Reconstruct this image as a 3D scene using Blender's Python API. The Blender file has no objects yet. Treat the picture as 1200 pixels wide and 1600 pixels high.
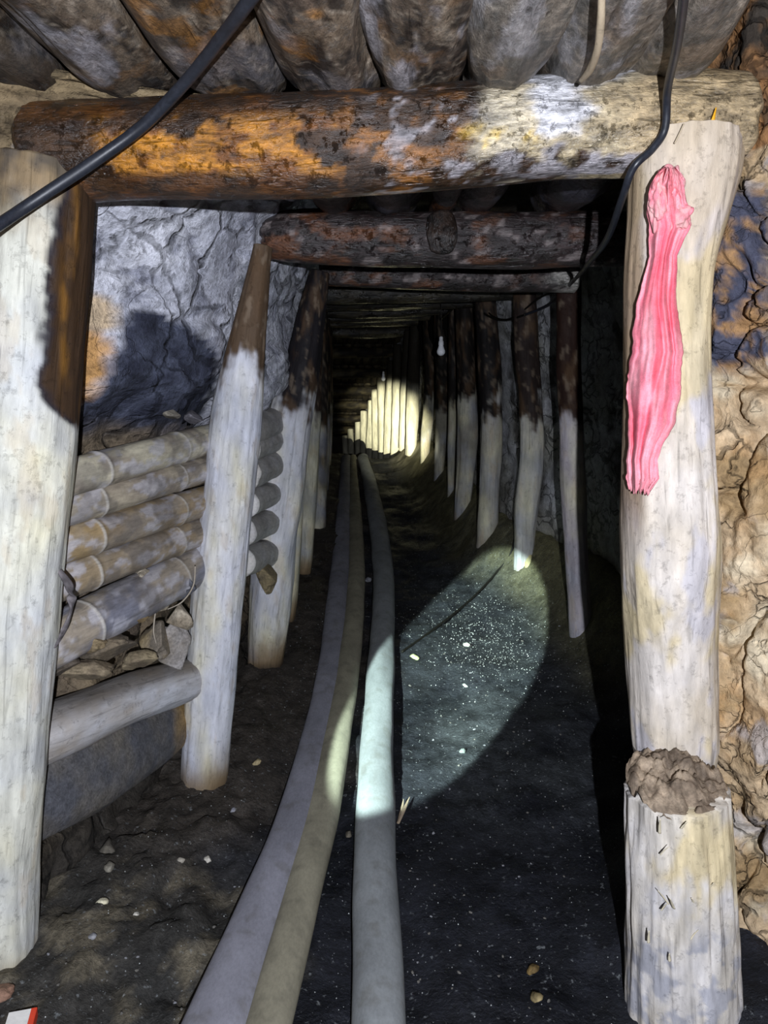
import bpy, math, random
from mathutils import Vector, Matrix, noise
C = bpy.context.scene.collection
SC = bpy.context.scene
V = Vector
R = math.radians

# ------------------------------------------------------------------ camera, world, lights, exposure
F = 1155.0
CAMZ = 1.30
PITCH = R(7.9)
cam_d = bpy.data.cameras.new('camera'); cam = bpy.data.objects.new('camera', cam_d); C.objects.link(cam)
cam_d.sensor_fit = 'VERTICAL'; cam_d.sensor_height = 36.0; cam_d.lens = 36.0 * F / 1600.0
cam_d.clip_start = 0.02; cam_d.clip_end = 100
cam.location = (0, 0, CAMZ); cam.rotation_euler = (math.pi / 2 - PITCH, 0, 0)
SC.camera = cam
SC.view_settings.view_transform = 'Standard'; SC.view_settings.look = 'None'
SC.view_settings.exposure = 0.0; SC.view_settings.gamma = 1.0; SC.view_settings.use_curve_mapping = False
w = bpy.data.worlds.new('mine_dark'); SC.world = w; w.use_nodes = True
w.node_tree.nodes['Background'].inputs[0].default_value = (0.55, 0.62, 0.9, 1)
w.node_tree.nodes['Background'].inputs[1].default_value = 0.0

def lamp(name, kind, loc, energy, col, target=None, size=0.01, cone=60, blend=0.5, sx=1.0, roll=0):
    d = bpy.data.lights.new(name, kind); d.energy = energy; d.color = col; d.shadow_soft_size = size
    if kind == 'SPOT':
        d.spot_size = R(cone); d.spot_blend = blend
    o = bpy.data.objects.new(name, d); C.objects.link(o); o.location = loc
    if target is not None:
        q = (V(target) - V(loc)).to_track_quat('-Z', 'Y'); o.rotation_euler = q.to_euler()
    o.scale = (sx, 1, 1)
    return o
lamp('head_lamp', 'SPOT', (0.10, -0.40, 1.30), 290, (0.86, 0.90, 1.0), (0.02, 3.0, 1.12), 0.008, 140, 0.75)
lamp('miner_torch', 'SPOT', (-1.05, -0.55, 1.62), 3600, (0.78, 0.98, 0.92), (0.31, 3.28, 0.10), 0.008, 17, 0.18, 0.56)
lamp('far_torch', 'SPOT', (0.12, -0.05, 0.79), 13000, (1.0, 0.98, 0.76), (0.03, 10.0, 1.12), 0.01, 7.6, 1.0)

# ------------------------------------------------------------------ projection helpers (photo pixel <-> place)
cp, sp_ = math.cos(PITCH), math.sin(PITCH)
def at(px, py, Y):
    a = (px - 600) / F; b = (800 - py) / F
    d = V((a, cp + b * sp_, -sp_ + b * cp))
    t = Y / d.y
    return V((d.x * t, Y, CAMZ + d.z * t))
def pix(p):
    x, y, z = p[0], p[1], p[2] - CAMZ
    dep = y * cp - z * sp_
    if dep < 0.05: return (-9999, -9999)
    return (600 + F * x / dep, 800 - F * (y * sp_ + z * cp) / dep)
def lerp(a, b, t): return a + (b - a) * t
def sm(a, b, x):
    if a == b: return 1.0 if x > a else 0.0
    t = min(1, max(0, (x - a) / (b - a))); return t * t * (3 - 2 * t)
def pw(tab, x):
    if x <= tab[0][0]: return tab[0][1]
    for (x0, y0), (x1, y1) in zip(tab, tab[1:]):
        if x <= x1: return y0 + (y1 - y0) * (x - x0) / (x1 - x0)
    return tab[-1][1]
def s2l(c):
    return tuple((v / 12.92 if v <= 0.04045 else ((v + 0.055) / 1.055) ** 2.4) for v in c)
def hx(h): return s2l(tuple(int(h[i:i + 2], 16) / 255 for i in (0, 2, 4)))
def mix(a, b, t):
    t = min(1, max(0, t)); return tuple(a[i] + (b[i] - a[i]) * t for i in range(3))
def mul(a, k): return (a[0] * k, a[1] * k, a[2] * k)
def n1(p, s=1.0, off=0.0):
    return noise.noise(V((p[0] * s + off, p[1] * s - off * 1.7, p[2] * s + off * .6)))
def fb(p, s=1.0, off=0.0, o=4, H=0.9):
    return noise.fractal(V((p[0] * s + off, p[1] * s - off * 1.7, p[2] * s + off * .6)), H, 2.1, o)
def ridge(p, s=1.0, off=0.0):          # 0 on crack lines, 1 away
    v = V((p[0] * s + off, p[1] * s - off, p[2] * s + off * .5))
    d, _ = noise.voronoi(v)
    return d[1] - d[0]
def inpoly(x, y, poly):
    c = False; j = len(poly) - 1
    for i in range(len(poly)):
        xi, yi = poly[i]; xj, yj = poly[j]
        if (yi > y) != (yj > y) and x < (xj - xi) * (y - yi) / (yj - yi) + xi: c = not c
        j = i
    return c

# ------------------------------------------------------------------ tables of the drift
ROOF = [(0, 1.74), (1.6, 1.735), (2.5, 1.77), (3.4, 1.85), (4.4, 1.92), (6, 2.05), (8, 2.17), (9, 2.15), (14, .78), (16, .2)]
FLOOR = [(0, -.08), (1.8, -.06), (2.5, -.02), (3.3, .07), (4.4, .19), (5.5, .33), (7.4, .58), (8.4, .68), (9, .705), (9.25, .64), (9.8, .35), (14, -1.3), (16, -2)]
WL = [(-.5, -1.6), (.8, -1.25), (1.3, -1.02), (1.7, -.89), (2.4, -.74), (3.3, -.62), (4.5, -.62), (6, -.60), (9, -.70), (15, -1.15)]
WLU = [(-.5, -1.5), (.8, -1.2), (1.3, -.97), (1.55, -.86), (1.75, -.77), (2.2, -.55), (2.4, -.485), (2.7, -.46), (3.3, -.40), (3.5, -.42), (4.5, -.46), (6, -.55), (9, -.70), (15, -1.15)]
WR = [(-.5, 1.4), (1.0, 1.15), (1.40, .93), (1.68, .745), (1.82, .75), (2.0, .85), (2.35, 1.2), (3.4, 1.2), (4.05, 1.13), (4.65, .84), (5.1, .76), (5.5, .71), (6.5, .60), (7.4, .52), (9, .44), (10, .20), (12, -.18), (14.8, -.66)]
def floor_z(x, Y):
    z = pw(FLOOR, Y); dl = x - pw(WL, Y); dr = pw(WR, Y) - x
    far = sm(2.6, 3.8, Y)
    z += .11 * (1 - sm(.05, .62, dl)) * (1 - .3 * far)
    z += (.10 + .22 * far) * (1 - sm(0.0, .42, dr)) ** 1.6 + .05 * far * (1 - sm(0, .7, dr))
    z += .035 * fb((x, Y, 0), 2.2, 3.1) + .008 * fb((x, Y, 1), 14, 1.1)
    z += (.03 * max(0, n1((x, Y, 0), 9, 5)) + .016 * fb((x, Y, 2), 24, 9)) * (1 - sm(-.42, -.15, x + .1 * (Y - 1)))
    return z

# ------------------------------------------------------------------ materials
def nd(nt, typ, **kw):
    n = nt.nodes.new(typ)
    for k, v in kw.items(): setattr(n, k, v)
    return n
def material(name, rough=(.55, .9), bump=.5, scale=(30, 30, 30), contrast=.5, detail=6, spec=.4, fine=4.0, crack=0, crack_scale=6, dist=.004, color=None, wet_scale=6, metallic=0, specks=0, speck_scale=90, grain=0, grain_scale=(70, 70, 4), blotch=0):
    m = bpy.data.materials.new(name); m.use_nodes = True; nt = m.node_tree; L = nt.links
    b = nt.nodes['Principled BSDF']
    tc = nd(nt, 'ShaderNodeTexCoord'); mp = nd(nt, 'ShaderNodeMapping'); mp.inputs['Scale'].default_value = scale
    L.new(tc.outputs['Object'], mp.inputs['Vector'])
    n = nd(nt, 'ShaderNodeTexNoise'); n.inputs['Scale'].default_value = 1.0; n.inputs['Detail'].default_value = detail; n.inputs['Roughness'].default_value = .65
    L.new(mp.outputs[0], n.inputs['Vector'])
    nf = nd(nt, 'ShaderNodeTexNoise'); nf.inputs['Scale'].default_value = fine; nf.inputs['Detail'].default_value = 5; nf.inputs['Roughness'].default_value = .7
    L.new(mp.outputs[0], nf.inputs['Vector'])
    r = nd(nt, 'ShaderNodeMapRange'); r.inputs['From Min'].default_value = .3; r.inputs['From Max'].default_value = .7
    r.inputs['To Min'].default_value = 1 - contrast; r.inputs['To Max'].default_value = 1 + contrast * .6
    L.new(n.outputs['Fac'], r.inputs['Value'])
    if color is None:
        a = nd(nt, 'ShaderNodeAttribute'); a.attribute_name = 'Col'; csrc = a.outputs['Color']
    else:
        a = nd(nt, 'ShaderNodeRGB'); a.outputs[0].default_value = (*color, 1); csrc = a.outputs[0]
    mx = nd(nt, 'ShaderNodeMix', data_type='RGBA', blend_type='MULTIPLY'); mx.inputs['Factor'].default_value = 1
    cmb = nd(nt, 'ShaderNodeCombineColor')
    for i in range(3): L.new(r.outputs[0], cmb.inputs[i])
    L.new(csrc, mx.inputs['A']); L.new(cmb.outputs[0], mx.inputs['B'])
    r2 = nd(nt, 'ShaderNodeMapRange'); r2.inputs['From Min'].default_value = .32; r2.inputs['From Max'].default_value = .62
    r2.inputs['To Min'].default_value = 1 - contrast * .8; r2.inputs['To Max'].default_value = 1.08
    L.new(nf.outputs['Fac'], r2.inputs['Value'])
    cmb2 = nd(nt, 'ShaderNodeCombineColor')
    for i in range(3): L.new(r2.outputs[0], cmb2.inputs[i])
    mx2 = nd(nt, 'ShaderNodeMix', data_type='RGBA', blend_type='MULTIPLY'); mx2.inputs['Factor'].default_value = 1
    L.new(mx.outputs['Result'], mx2.inputs['A']); L.new(cmb2.outputs[0], mx2.inputs['B'])
    out = mx2.outputs['Result']
    hsum = nd(nt, 'ShaderNodeMath', operation='MULTIPLY_ADD'); L.new(nf.outputs['Fac'], hsum.inputs[0]); hsum.inputs[1].default_value = .5; L.new(n.outputs['Fac'], hsum.inputs[2])
    h = hsum.outputs[0]
    if crack:
        # warped voronoi edges: thin dark cracks that also cut into the surface
        nw = nd(nt, 'ShaderNodeTexNoise'); nw.inputs['Scale'].default_value = crack_scale * .7; nw.inputs['Detail'].default_value = 5
        L.new(tc.outputs['Object'], nw.inputs['Vector'])
        va = nd(nt, 'ShaderNodeVectorMath', operation='MULTIPLY_ADD'); L.new(nw.outputs['Color'], va.inputs[0]); va.inputs[1].default_value = (.35, .35, .35); L.new(tc.outputs['Object'], va.inputs[2])
        vo = nd(nt, 'ShaderNodeTexVoronoi', feature='DISTANCE_TO_EDGE'); vo.inputs['Scale'].default_value = crack_scale; L.new(va.outputs[0], vo.inputs['Vector'])
        nm = nd(nt, 'ShaderNodeTexNoise'); nm.inputs['Scale'].default_value = crack_scale * .45; nm.inputs['Detail'].default_value = 2; L.new(tc.outputs['Object'], nm.inputs['Vector'])
        mm = nd(nt, 'ShaderNodeMapRange'); mm.inputs['From Min'].default_value = .42; mm.inputs['From Max'].default_value = .6; mm.inputs['To Min'].default_value = .0; mm.inputs['To Max'].default_value = .07; L.new(nm.outputs['Fac'], mm.inputs['Value'])
        dv = nd(nt, 'ShaderNodeMath', operation='SUBTRACT'); L.new(vo.outputs['Distance'], dv.inputs[0]); L.new(mm.outputs[0], dv.inputs[1])
        cr = nd(nt, 'ShaderNodeMapRange'); cr.inputs['From Min'].default_value = -.03; cr.inputs['From Max'].default_value = .015; cr.inputs['To Min'].default_value = 1 - crack; cr.inputs['To Max'].default_value = 1
        L.new(dv.outputs[0], cr.inputs['Value'])
        cc = nd(nt, 'ShaderNodeCombineColor')
        for i in range(3): L.new(cr.outputs[0], cc.inputs[i])
        mx3 = nd(nt, 'ShaderNodeMix', data_type='RGBA', blend_type='MULTIPLY'); mx3.inputs['Factor'].default_value = 1
        L.new(out, mx3.inputs['A']); L.new(cc.outputs[0], mx3.inputs['B']); out = mx3.outputs['Result']
        hm = nd(nt, 'ShaderNodeMath', operation='MULTIPLY_ADD'); L.new(cr.outputs[0], hm.inputs[0]); hm.inputs[1].default_value = 1.0; L.new(h, hm.inputs[2]); h = hm.outputs[0]
    if grain:
        mg = nd(nt, 'ShaderNodeMapping'); mg.inputs['Scale'].default_value = grain_scale; L.new(tc.outputs['Object'], mg.inputs['Vector'])
        ng = nd(nt, 'ShaderNodeTexNoise'); ng.inputs['Scale'].default_value = 1; ng.inputs['Detail'].default_value = 3; ng.inputs['Distortion'].default_value = .6; L.new(mg.outputs[0], ng.inputs['Vector'])
        gr = nd(nt, 'ShaderNodeMapRange'); gr.inputs['From Min'].default_value = .60; gr.inputs['From Max'].default_value = .70; gr.inputs['To Min'].default_value = 1; gr.inputs['To Max'].default_value = 1 - grain; L.new(ng.outputs['Fac'], gr.inputs['Value'])
        nb = nd(nt, 'ShaderNodeTexNoise'); nb.inputs['Scale'].default_value = 42; nb.inputs['Detail'].default_value = 8; nb.inputs['Roughness'].default_value = .75; L.new(tc.outputs['Object'], nb.inputs['Vector'])
        br = nd(nt, 'ShaderNodeMapRange'); br.inputs['From Min'].default_value = .56; br.inputs['From Max'].default_value = .72; br.inputs['To Min'].default_value = 1; br.inputs['To Max'].default_value = 1 - blotch; L.new(nb.outputs['Fac'], br.inputs['Value'])
        gm = nd(nt, 'ShaderNodeMath', operation='MULTIPLY'); L.new(gr.outputs[0], gm.inputs[0]); L.new(br.outputs[0], gm.inputs[1])
        gc_ = nd(nt, 'ShaderNodeCombineColor')
        for i in range(3): L.new(gm.outputs[0], gc_.inputs[i])
        mg_ = nd(nt, 'ShaderNodeMix', data_type='RGBA', blend_type='MULTIPLY'); mg_.inputs['Factor'].default_value = 1
        L.new(out, mg_.inputs['A']); L.new(gc_.outputs[0], mg_.inputs['B']); out = mg_.outputs['Result']
        hg = nd(nt, 'ShaderNodeMath', operation='MULTIPLY_ADD'); L.new(gm.outputs[0], hg.inputs[0]); hg.inputs[1].default_value = .9; L.new(h, hg.inputs[2]); h = hg.outputs[0]
    if specks:
        ns = nd(nt, 'ShaderNodeTexNoise'); ns.inputs['Scale'].default_value = speck_scale; ns.inputs['Detail'].default_value = 3; L.new(tc.outputs['Object'], ns.inputs['Vector'])
        sr = nd(nt, 'ShaderNodeMapRange'); sr.inputs['From Min'].default_value = .64; sr.inputs['From Max'].default_value = .74; sr.inputs['To Max'].default_value = specks; L.new(ns.outputs['Fac'], sr.inputs['Value'])
        ms = nd(nt, 'ShaderNodeMix', data_type='RGBA'); ms.inputs['B'].default_value = (.30, .32, .33, 1); L.new(sr.outputs[0], ms.inputs['Factor']); L.new(out, ms.inputs['A']); out = ms.outputs['Result']
    L.new(out, b.inputs['Base Color'])
    nw2 = nd(nt, 'ShaderNodeTexNoise'); nw2.inputs['Scale'].default_value = wet_scale; nw2.inputs['Detail'].default_value = 4; L.new(tc.outputs['Object'], nw2.inputs['Vector'])
    rr = nd(nt, 'ShaderNodeMapRange'); rr.inputs['From Min'].default_value = .38; rr.inputs['From Max'].default_value = .62; rr.inputs['To Min'].default_value = rough[0]; rr.inputs['To Max'].default_value = rough[1]
    L.new(nw2.outputs['Fac'], rr.inputs['Value']); L.new(rr.outputs[0], b.inputs['Roughness'])
    bp = nd(nt, 'ShaderNodeBump'); bp.inputs['Strength'].default_value = bump; bp.inputs['Distance'].default_value = dist
    L.new(h, bp.inputs['Height']); L.new(bp.outputs[0], b.inputs['Normal'])
    b.inputs['Specular IOR Level'].default_value = spec; b.inputs['Metallic'].default_value = metallic
    return m
M = {}
M['mud_wood'] = material('mud_coated_wood', (.6, .9), .6, (26, 26, 6), .14, spec=.2, fine=3.2, dist=.005, grain=.28, blotch=.35)
M['wet_wood'] = material('wet_stained_wood', (.16, .6), 1.0, (34, 34, 12), .6, spec=.6, fine=4, dist=.006, wet_scale=9, grain=.5, grain_scale=(60, 60, 9), blotch=.6)
M['roof_wood'] = material('roof_log_bark', (.3, .75), .9, (22, 22, 9), .45, spec=.45, fine=4, dist=.008, wet_scale=8, grain=.45, grain_scale=(38, 38, 7), blotch=.4)
M['pole'] = material('muddy_bamboo', (.5, .85), .35, (24, 24, 7), .22, spec=.3, fine=4, dist=.003, grain=.25, grain_scale=(90, 90, 6), blotch=.3)
M['rock_left'] = material('pale_limed_rock', (.6, .95), .8, (9, 9, 12), .30, spec=.25, crack=.5, crack_scale=5, dist=.014, grain=.35, grain_scale=(11, 11, 30), blotch=.3)
M['rock_right'] = material('clay_rock', (.6, .95), .9, (18, 18, 14), .35, spec=.2, crack=.55, crack_scale=8, dist=.010, fine=5)
M['rock_dark'] = material('dark_roof_rock', (.4, .9), .9, (12, 12, 12), .5, spec=.3, dist=.02)
M['coal_floor'] = material('coal_dust_floor', (.45, .9), .9, (16, 16, 16), .6, spec=.3, fine=6, dist=.014, wet_scale=4, specks=.45, speck_scale=70)
M['hose'] = material('dusty_canvas_hose', (.6, .9), .35, (16, 16, 9), .16, spec=.25, fine=9, dist=.002)
M['stone'] = material('stone', (.6, .9), .6, (30, 30, 30), .35, spec=.25, dist=.006)
M['cloth'] = material('pink_cloth_fibre', (.8, .95), .4, (60, 60, 60), .22, spec=.1, fine=8, dist=.0015)
M['cable'] = material('black_rubber', (.35, .5), .2, (40, 40, 40), .3, spec=.45, color=hx('23262e'), dist=.001)
M['wire'] = material('thin_dark_wire', (.5, .6), .2, (40, 40, 40), .3, spec=.3, color=hx('15130f'), dist=.001)
M['bulb'] = material('milky_bulb', (.25, .35), .0, (10, 10, 10), .02, spec=.5, color=(.92, .93, .97))
M['bulb_base'] = material('bulb_white_plastic', (.4, .5), .0, (10, 10, 10), .05, spec=.4, color=(.8, .8, .82))
M['straw'] = material('yellow_straw', (.5, .6), .2, (40, 40, 40), .2, spec=.3, color=hx('e0a21c'))
M['card'] = material('white_card', (.5, .6), .05, (20, 20, 20), .05, spec=.4, color=hx('e6e4e0'))
M['card_red'] = material('red_card', (.5, .6), .05, (20, 20, 20), .05, spec=.4, color=hx('d8452a'))

# ------------------------------------------------------------------ mesh helpers
def props(o, label=None, cat=None, group=None, kind=None):
    if label: o['label'] = label
    if cat: o['category'] = cat; kind = kind or 'thing'
    if group: o['group'] = group
    if kind: o['kind'] = kind
    return o
def mkobj(name, verts, faces, cols, mat, mw=None, parent=None, smooth=True):
    me = bpy.data.meshes.new(name)
    mats = mw or Matrix.Identity(4); inv = mats.inverted()
    me.from_pydata([inv @ V(v) for v in verts] if mw else [tuple(v) for v in verts], [], faces)
    if cols:
        a = me.color_attributes.new('Col', 'FLOAT_COLOR', 'POINT')
        flat = []
        for c in cols: flat += [max(0, c[0]), max(0, c[1]), max(0, c[2]), 1.0]
        a.data.foreach_set('color', flat)
    if smooth: me.polygons.foreach_set('use_smooth', [True] * len(me.polygons))
    me.materials.append(mat); me.update()
    o = bpy.data.objects.new(name, me); C.objects.link(o)
    if parent is not None:
        bpy.context.view_layer.update()
        o.parent = parent
        o.matrix_world = mats
        pm = Matrix.LocRotScale(parent.location, parent.rotation_euler, parent.scale)
        o.matrix_parent_inverse = Matrix.Identity(4)
        o.matrix_basis = pm.inverted() @ mats
    else:
        o.matrix_world = mats
    return o
def grid(name, nu, nv, fn, mat, cfn, disp=None, kind='structure', umap=None, vmap=None):
    us = [(umap(i / nu) if umap else i / nu) for i in range(nu + 1)]
    vs = [(vmap(j / nv) if vmap else j / nv) for j in range(nv + 1)]
    P = [[fn(u, v) for v in vs] for u in us]
    verts = []; cols = []
    for i in range(nu + 1):
        for j in range(nv + 1):
            p = P[i][j]
            if disp:
                a = P[min(nu, i + 1)][j] - P[max(0, i - 1)][j]; b = P[i][min(nv, j + 1)] - P[i][max(0, j - 1)]
                n = a.cross(b)
                if n.length < 1e-9: n = V((0, 0, 1))
                n.normalize(); p = p + n * disp(p)
            verts.append(p); cols.append(cfn(p))
    faces = [(i * (nv + 1) + j, (i + 1) * (nv + 1) + j, (i + 1) * (nv + 1) + j + 1, i * (nv + 1) + j + 1) for i in range(nu) for j in range(nv)]
    return props(mkobj(name, verts, faces, cols, mat), kind=kind)
def catmull(pts, n):
    P = [pts[0]] + list(pts) + [pts[-1]]; out = []
    segs = len(pts) - 1
    for k in range(n + 1):
        t = k / n * segs; i = min(int(t), segs - 1); f = t - i
        p0, p1, p2, p3 = P[i], P[i + 1], P[i + 2], P[i + 3]
        out.append(p1 * 1.0 + (p2 - p0) * (.5 * f) + (p0 * 2 - p1 * 5 + p2 * 4 - p3) * (.5 * f * f) + (p1 * 3 - p0 - p2 * 3 + p3) * (.5 * f * f * f))
    return out
def sweep(name, pts, radii, mat, cfn, nring=28, n=60, lump=.05, fibre=.02, seed=0, flat=1.0, caps=True, parent=None, rough_end=.0, knobs=(), up=None, endround=.3, coltab=None):
    """a tapered, lumpy round body along a smooth line; flat squashes it along its second axis"""
    K = [V((p[0], p[1], p[2])) for p in pts]
    Q = catmull([V((k.x, k.y, k.z)) for k in K], n)
    rr = catmull([V((r, 0, 0)) for r in radii], n)
    L0 = (K[-1] - K[0]).length
    verts = []; cols = []
    upv = up or V((0, 0, 1))
    d0 = (Q[1] - Q[0]).normalized()
    if abs(d0.dot(upv)) > .95: upv = V((0, 1, 0))
    acc = 0.0
    for k in range(n + 1):
        d = (Q[min(n, k + 1)] - Q[max(0, k - 1)]).normalized()
        sx = d.cross(upv).normalized(); sy = sx.cross(d).normalized()
        if k: acc += (Q[k] - Q[k - 1]).length
        r0 = max(.0015, rr[k].x); s = acc
        for kb in knobs:     # (position 0..1, height, width)
            r0 *= 1 + kb[1] * math.exp(-((k / n - kb[0]) / kb[2]) ** 2)
        for j in range(nring):
            th = 2 * math.pi * j / nring; cs, sn = math.cos(th), math.sin(th)
            a = (cs * 1.3, sn * 1.3, s * 5 * .35 + seed)
            r = r0 * (1 + lump * 1.6 * noise.noise(V((cs * 1.1 + seed, sn * 1.1, s * 3.0 + seed * 3.3))) + fibre * 2 * noise.noise(V((cs * 6 + seed, sn * 6, s * 4.0))) + fibre * noise.noise(V((cs * 14, sn * 14 + seed, s * 9.0))))
            e = 0
            if rough_end and k in (0, n): e = rough_end * noise.noise(V((cs * 2.2 + seed, sn * 2.2, k)))
            p = Q[k] + sx * (cs * r) + sy * (sn * r * flat) + d * e
            verts.append(p); cols.append(cfn(p, k / n, th))
    faces = []
    for k in range(n):
        for j in range(nring):
            j2 = (j + 1) % nring
            faces.append((k * nring + j, k * nring + j2, (k + 1) * nring + j2, (k + 1) * nring + j))
    if caps:
        for k, sgn in ((0, -1), (n, 1)):
            d = (Q[min(n, k + 1)] - Q[max(0, k - 1)]).normalized() * sgn
            prev = k * nring
            for f_, push in ((.8, endround * .55), (.45, endround * .9)):
                base = len(verts)
                for j in range(nring):
                    q = verts[k * nring + j]; p = Q[k] + (q - Q[k]) * f_ + d * (rr[k].x * push) + d * (.05 * rr[k].x * noise.noise(q * 40))
                    verts.append(p); cols.append(cfn(p, k / n, 2 * math.pi * j / nring))
                for j in range(nring):
                    j2 = (j + 1) % nring
                    faces.append((prev + j, prev + j2, base + j2, base + j) if sgn > 0 else (prev + j2, prev + j, base + j, base + j2))
                prev = base
            c = Q[k] + d * (rr[k].x * endround); verts.append(c); cols.append(cfn(c, k / n, 0)); ci = len(verts) - 1
            for j in range(nring):
                j2 = (j + 1) % nring
                faces.append((prev + j, prev + j2, ci) if sgn > 0 else (prev + j2, prev + j, ci))
    ax = (K[-1] - K[0]).normalized(); q = V((0, 0, 1)).rotation_difference(ax)
    mw = Matrix.LocRotScale(K[0], q, V((1, 1, 1)))
    return mkobj(name, verts, faces, cols, mat, mw, parent)

# colour recipes -----------------------------------------------------------------
PALE = hx('dcdadb'); CREAM = hx('dcd6b8'); MUDB = hx('a08c6c'); DARK = hx('2b211b'); RUST = hx('a86a1e'); BLUEG = hx('a9afc0')
TIDE = 1.30
def post_col(seed, tide=TIDE, pale=PALE, base_z=None, streak=.25, upper=DARK, soot=1.0):
    def f(p, s, th):
        a = fb(p, 5, seed); b = fb((p[0], p[1], p[2] * .3), 22, seed + 4)
        c = mix(pale, CREAM, .12 + 1.0 * fb((p[0], p[1], p[2] * .4), 9, seed + 7, 3))
        c = mix(c, BLUEG, .12 + .6 * a)
        c = mix(c, MUDB, sm(.25, .6, b) * .35)
        c = mul(c, .92 + streak * b)
        if base_z is not None: c = mix(c, hx('7d6a50'), 1 - sm(base_z + .04, base_z + .22, p[2] + .06 * a))
        if base_z is not None: c = mix(c, hx('3a3128'), 1 - sm(base_z - .02, base_z + .08, p[2] + .05 * a))
        t = sm(-.05, .06, p[2] - tide + .16 * fb((p[0], p[1], p[2]), 7, seed + 2) + .08 * n1((p[0], p[1], 0), 45, seed))
        u = mix(upper, mix(hx('5b4632'), upper, .45), sm(.0, .5, fb((p[0], p[1], p[2] * .4), 14, seed + 9)))
        u = mix(u, hx('8a7a68'), sm(.25, .6, fb((p[0], p[1], p[2] * .4), 34, seed + 19)) * .4)
        return mix(c, u, t * soot)
    return f

# ------------------------------------------------------------------ structure
def floor_fn(u, v):
    Y = lerp(.55, 1, 0) + (u ** 1.9) * 14.2
    xl, xr = pw(WL, Y) - .12, pw(WR, Y) + .12
    x = lerp(xl, xr, v); return V((x, Y, floor_z(x, Y)))
def floor_col(p):
    x, Y = p[0], p[1]
    c = mix(hx('14161d'), hx('262830'), .5 + fb(p, 4, 1))
    dl = x - pw(WL, Y); dr = pw(WR, Y) - x
    left = 1 - sm(.30, .62, dl + .25 * fb(p, 3, 8))
    c = mix(c, hx('4b443c'), left * .8)
    near = (1 - sm(1.7, 2.2, Y)) * (1 - sm(-.42, -.15, x + .1 * fb(p, 5, 2)))
    c = mix(c, mix(hx('3a3936'), hx('736b5a'), sm(-.05, .4, fb(p, 8, 12, 6))), near * .8)
    c = mix(c, hx('7f7a58'), (1 - sm(.10, .45, dr)) * sm(2.8, 3.6, Y) * .8)  # yellow-green torch light along the right bank, painted into the floor colour
    c = mix(c, hx('4c5052'), (1 - sm(.15, .5, abs(x - .5))) * sm(2.0, 2.6, Y) * (1 - sm(4.5, 5.5, Y)) * (.4 + .4 * fb(p, 5, 21)))  # paler dust, which also brightens the torch-lit patch through the floor colour
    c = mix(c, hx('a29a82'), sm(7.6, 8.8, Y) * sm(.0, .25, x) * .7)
    return c
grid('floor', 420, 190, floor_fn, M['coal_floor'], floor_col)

SLATE = [(205, 478), (252, 492), (300, 515), (345, 555), (338, 600), (318, 640), (300, 675), (200, 705), (100, 720), (100, 650), (150, 612), (178, 560)]
ORANGE = [(100, 510), (150, 505), (172, 545), (165, 590), (120, 625), (100, 640)]
ORANGE2 = [(100, 450), (150, 455), (185, 480), (180, 520), (130, 510), (100, 510)]
def wl_fn(u, v):
    Y = .75 + (u ** 1.6) * 14.2
    zt = pw(ROOF, Y) + .33; zb = pw(FLOOR, Y) - .12
    xl = pw(WL, Y); xu = pw(WLU, Y)
    if v < .62:
        t = v / .62; z = lerp(zb, pw(ROOF, Y) - .25, t)
        x = lerp(xl - .03 * math.sin(t * 3), xu, sm(1.16, 1.42, z + .1 * n1((0, Y, z), 3, 2)))
        return V((x, Y, z))
    xl = xu
    t = (v - .62) / .38                       # the rock arches over towards the roof logs
    a = t * math.pi / 2
    cov = pw([(1.45, .12), (1.62, .52), (1.9, .50), (2.45, .28), (3, .3), (5, .25), (7, .08)], Y)
    z0 = pw(ROOF, Y) - .25
    lo = .24
    return V((xl + cov * (1 - math.cos(a)), Y, z0 + (zt - z0 - .12) * math.sin(a)))
def wl_disp(p):
    d = .035 * fb(p, 3.2, 5) + .012 * fb((p[0], p[1], p[2] + p[1] * .5), 12, 2)
    d -= .018 * (1 - sm(0, .10, ridge((p[0], p[1] * .8, p[2] + p[1] * .6), 4.2, 3)))
    if p[2] < 1.2: d += .03 * fb(p, 9, 3)
    return d
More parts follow.
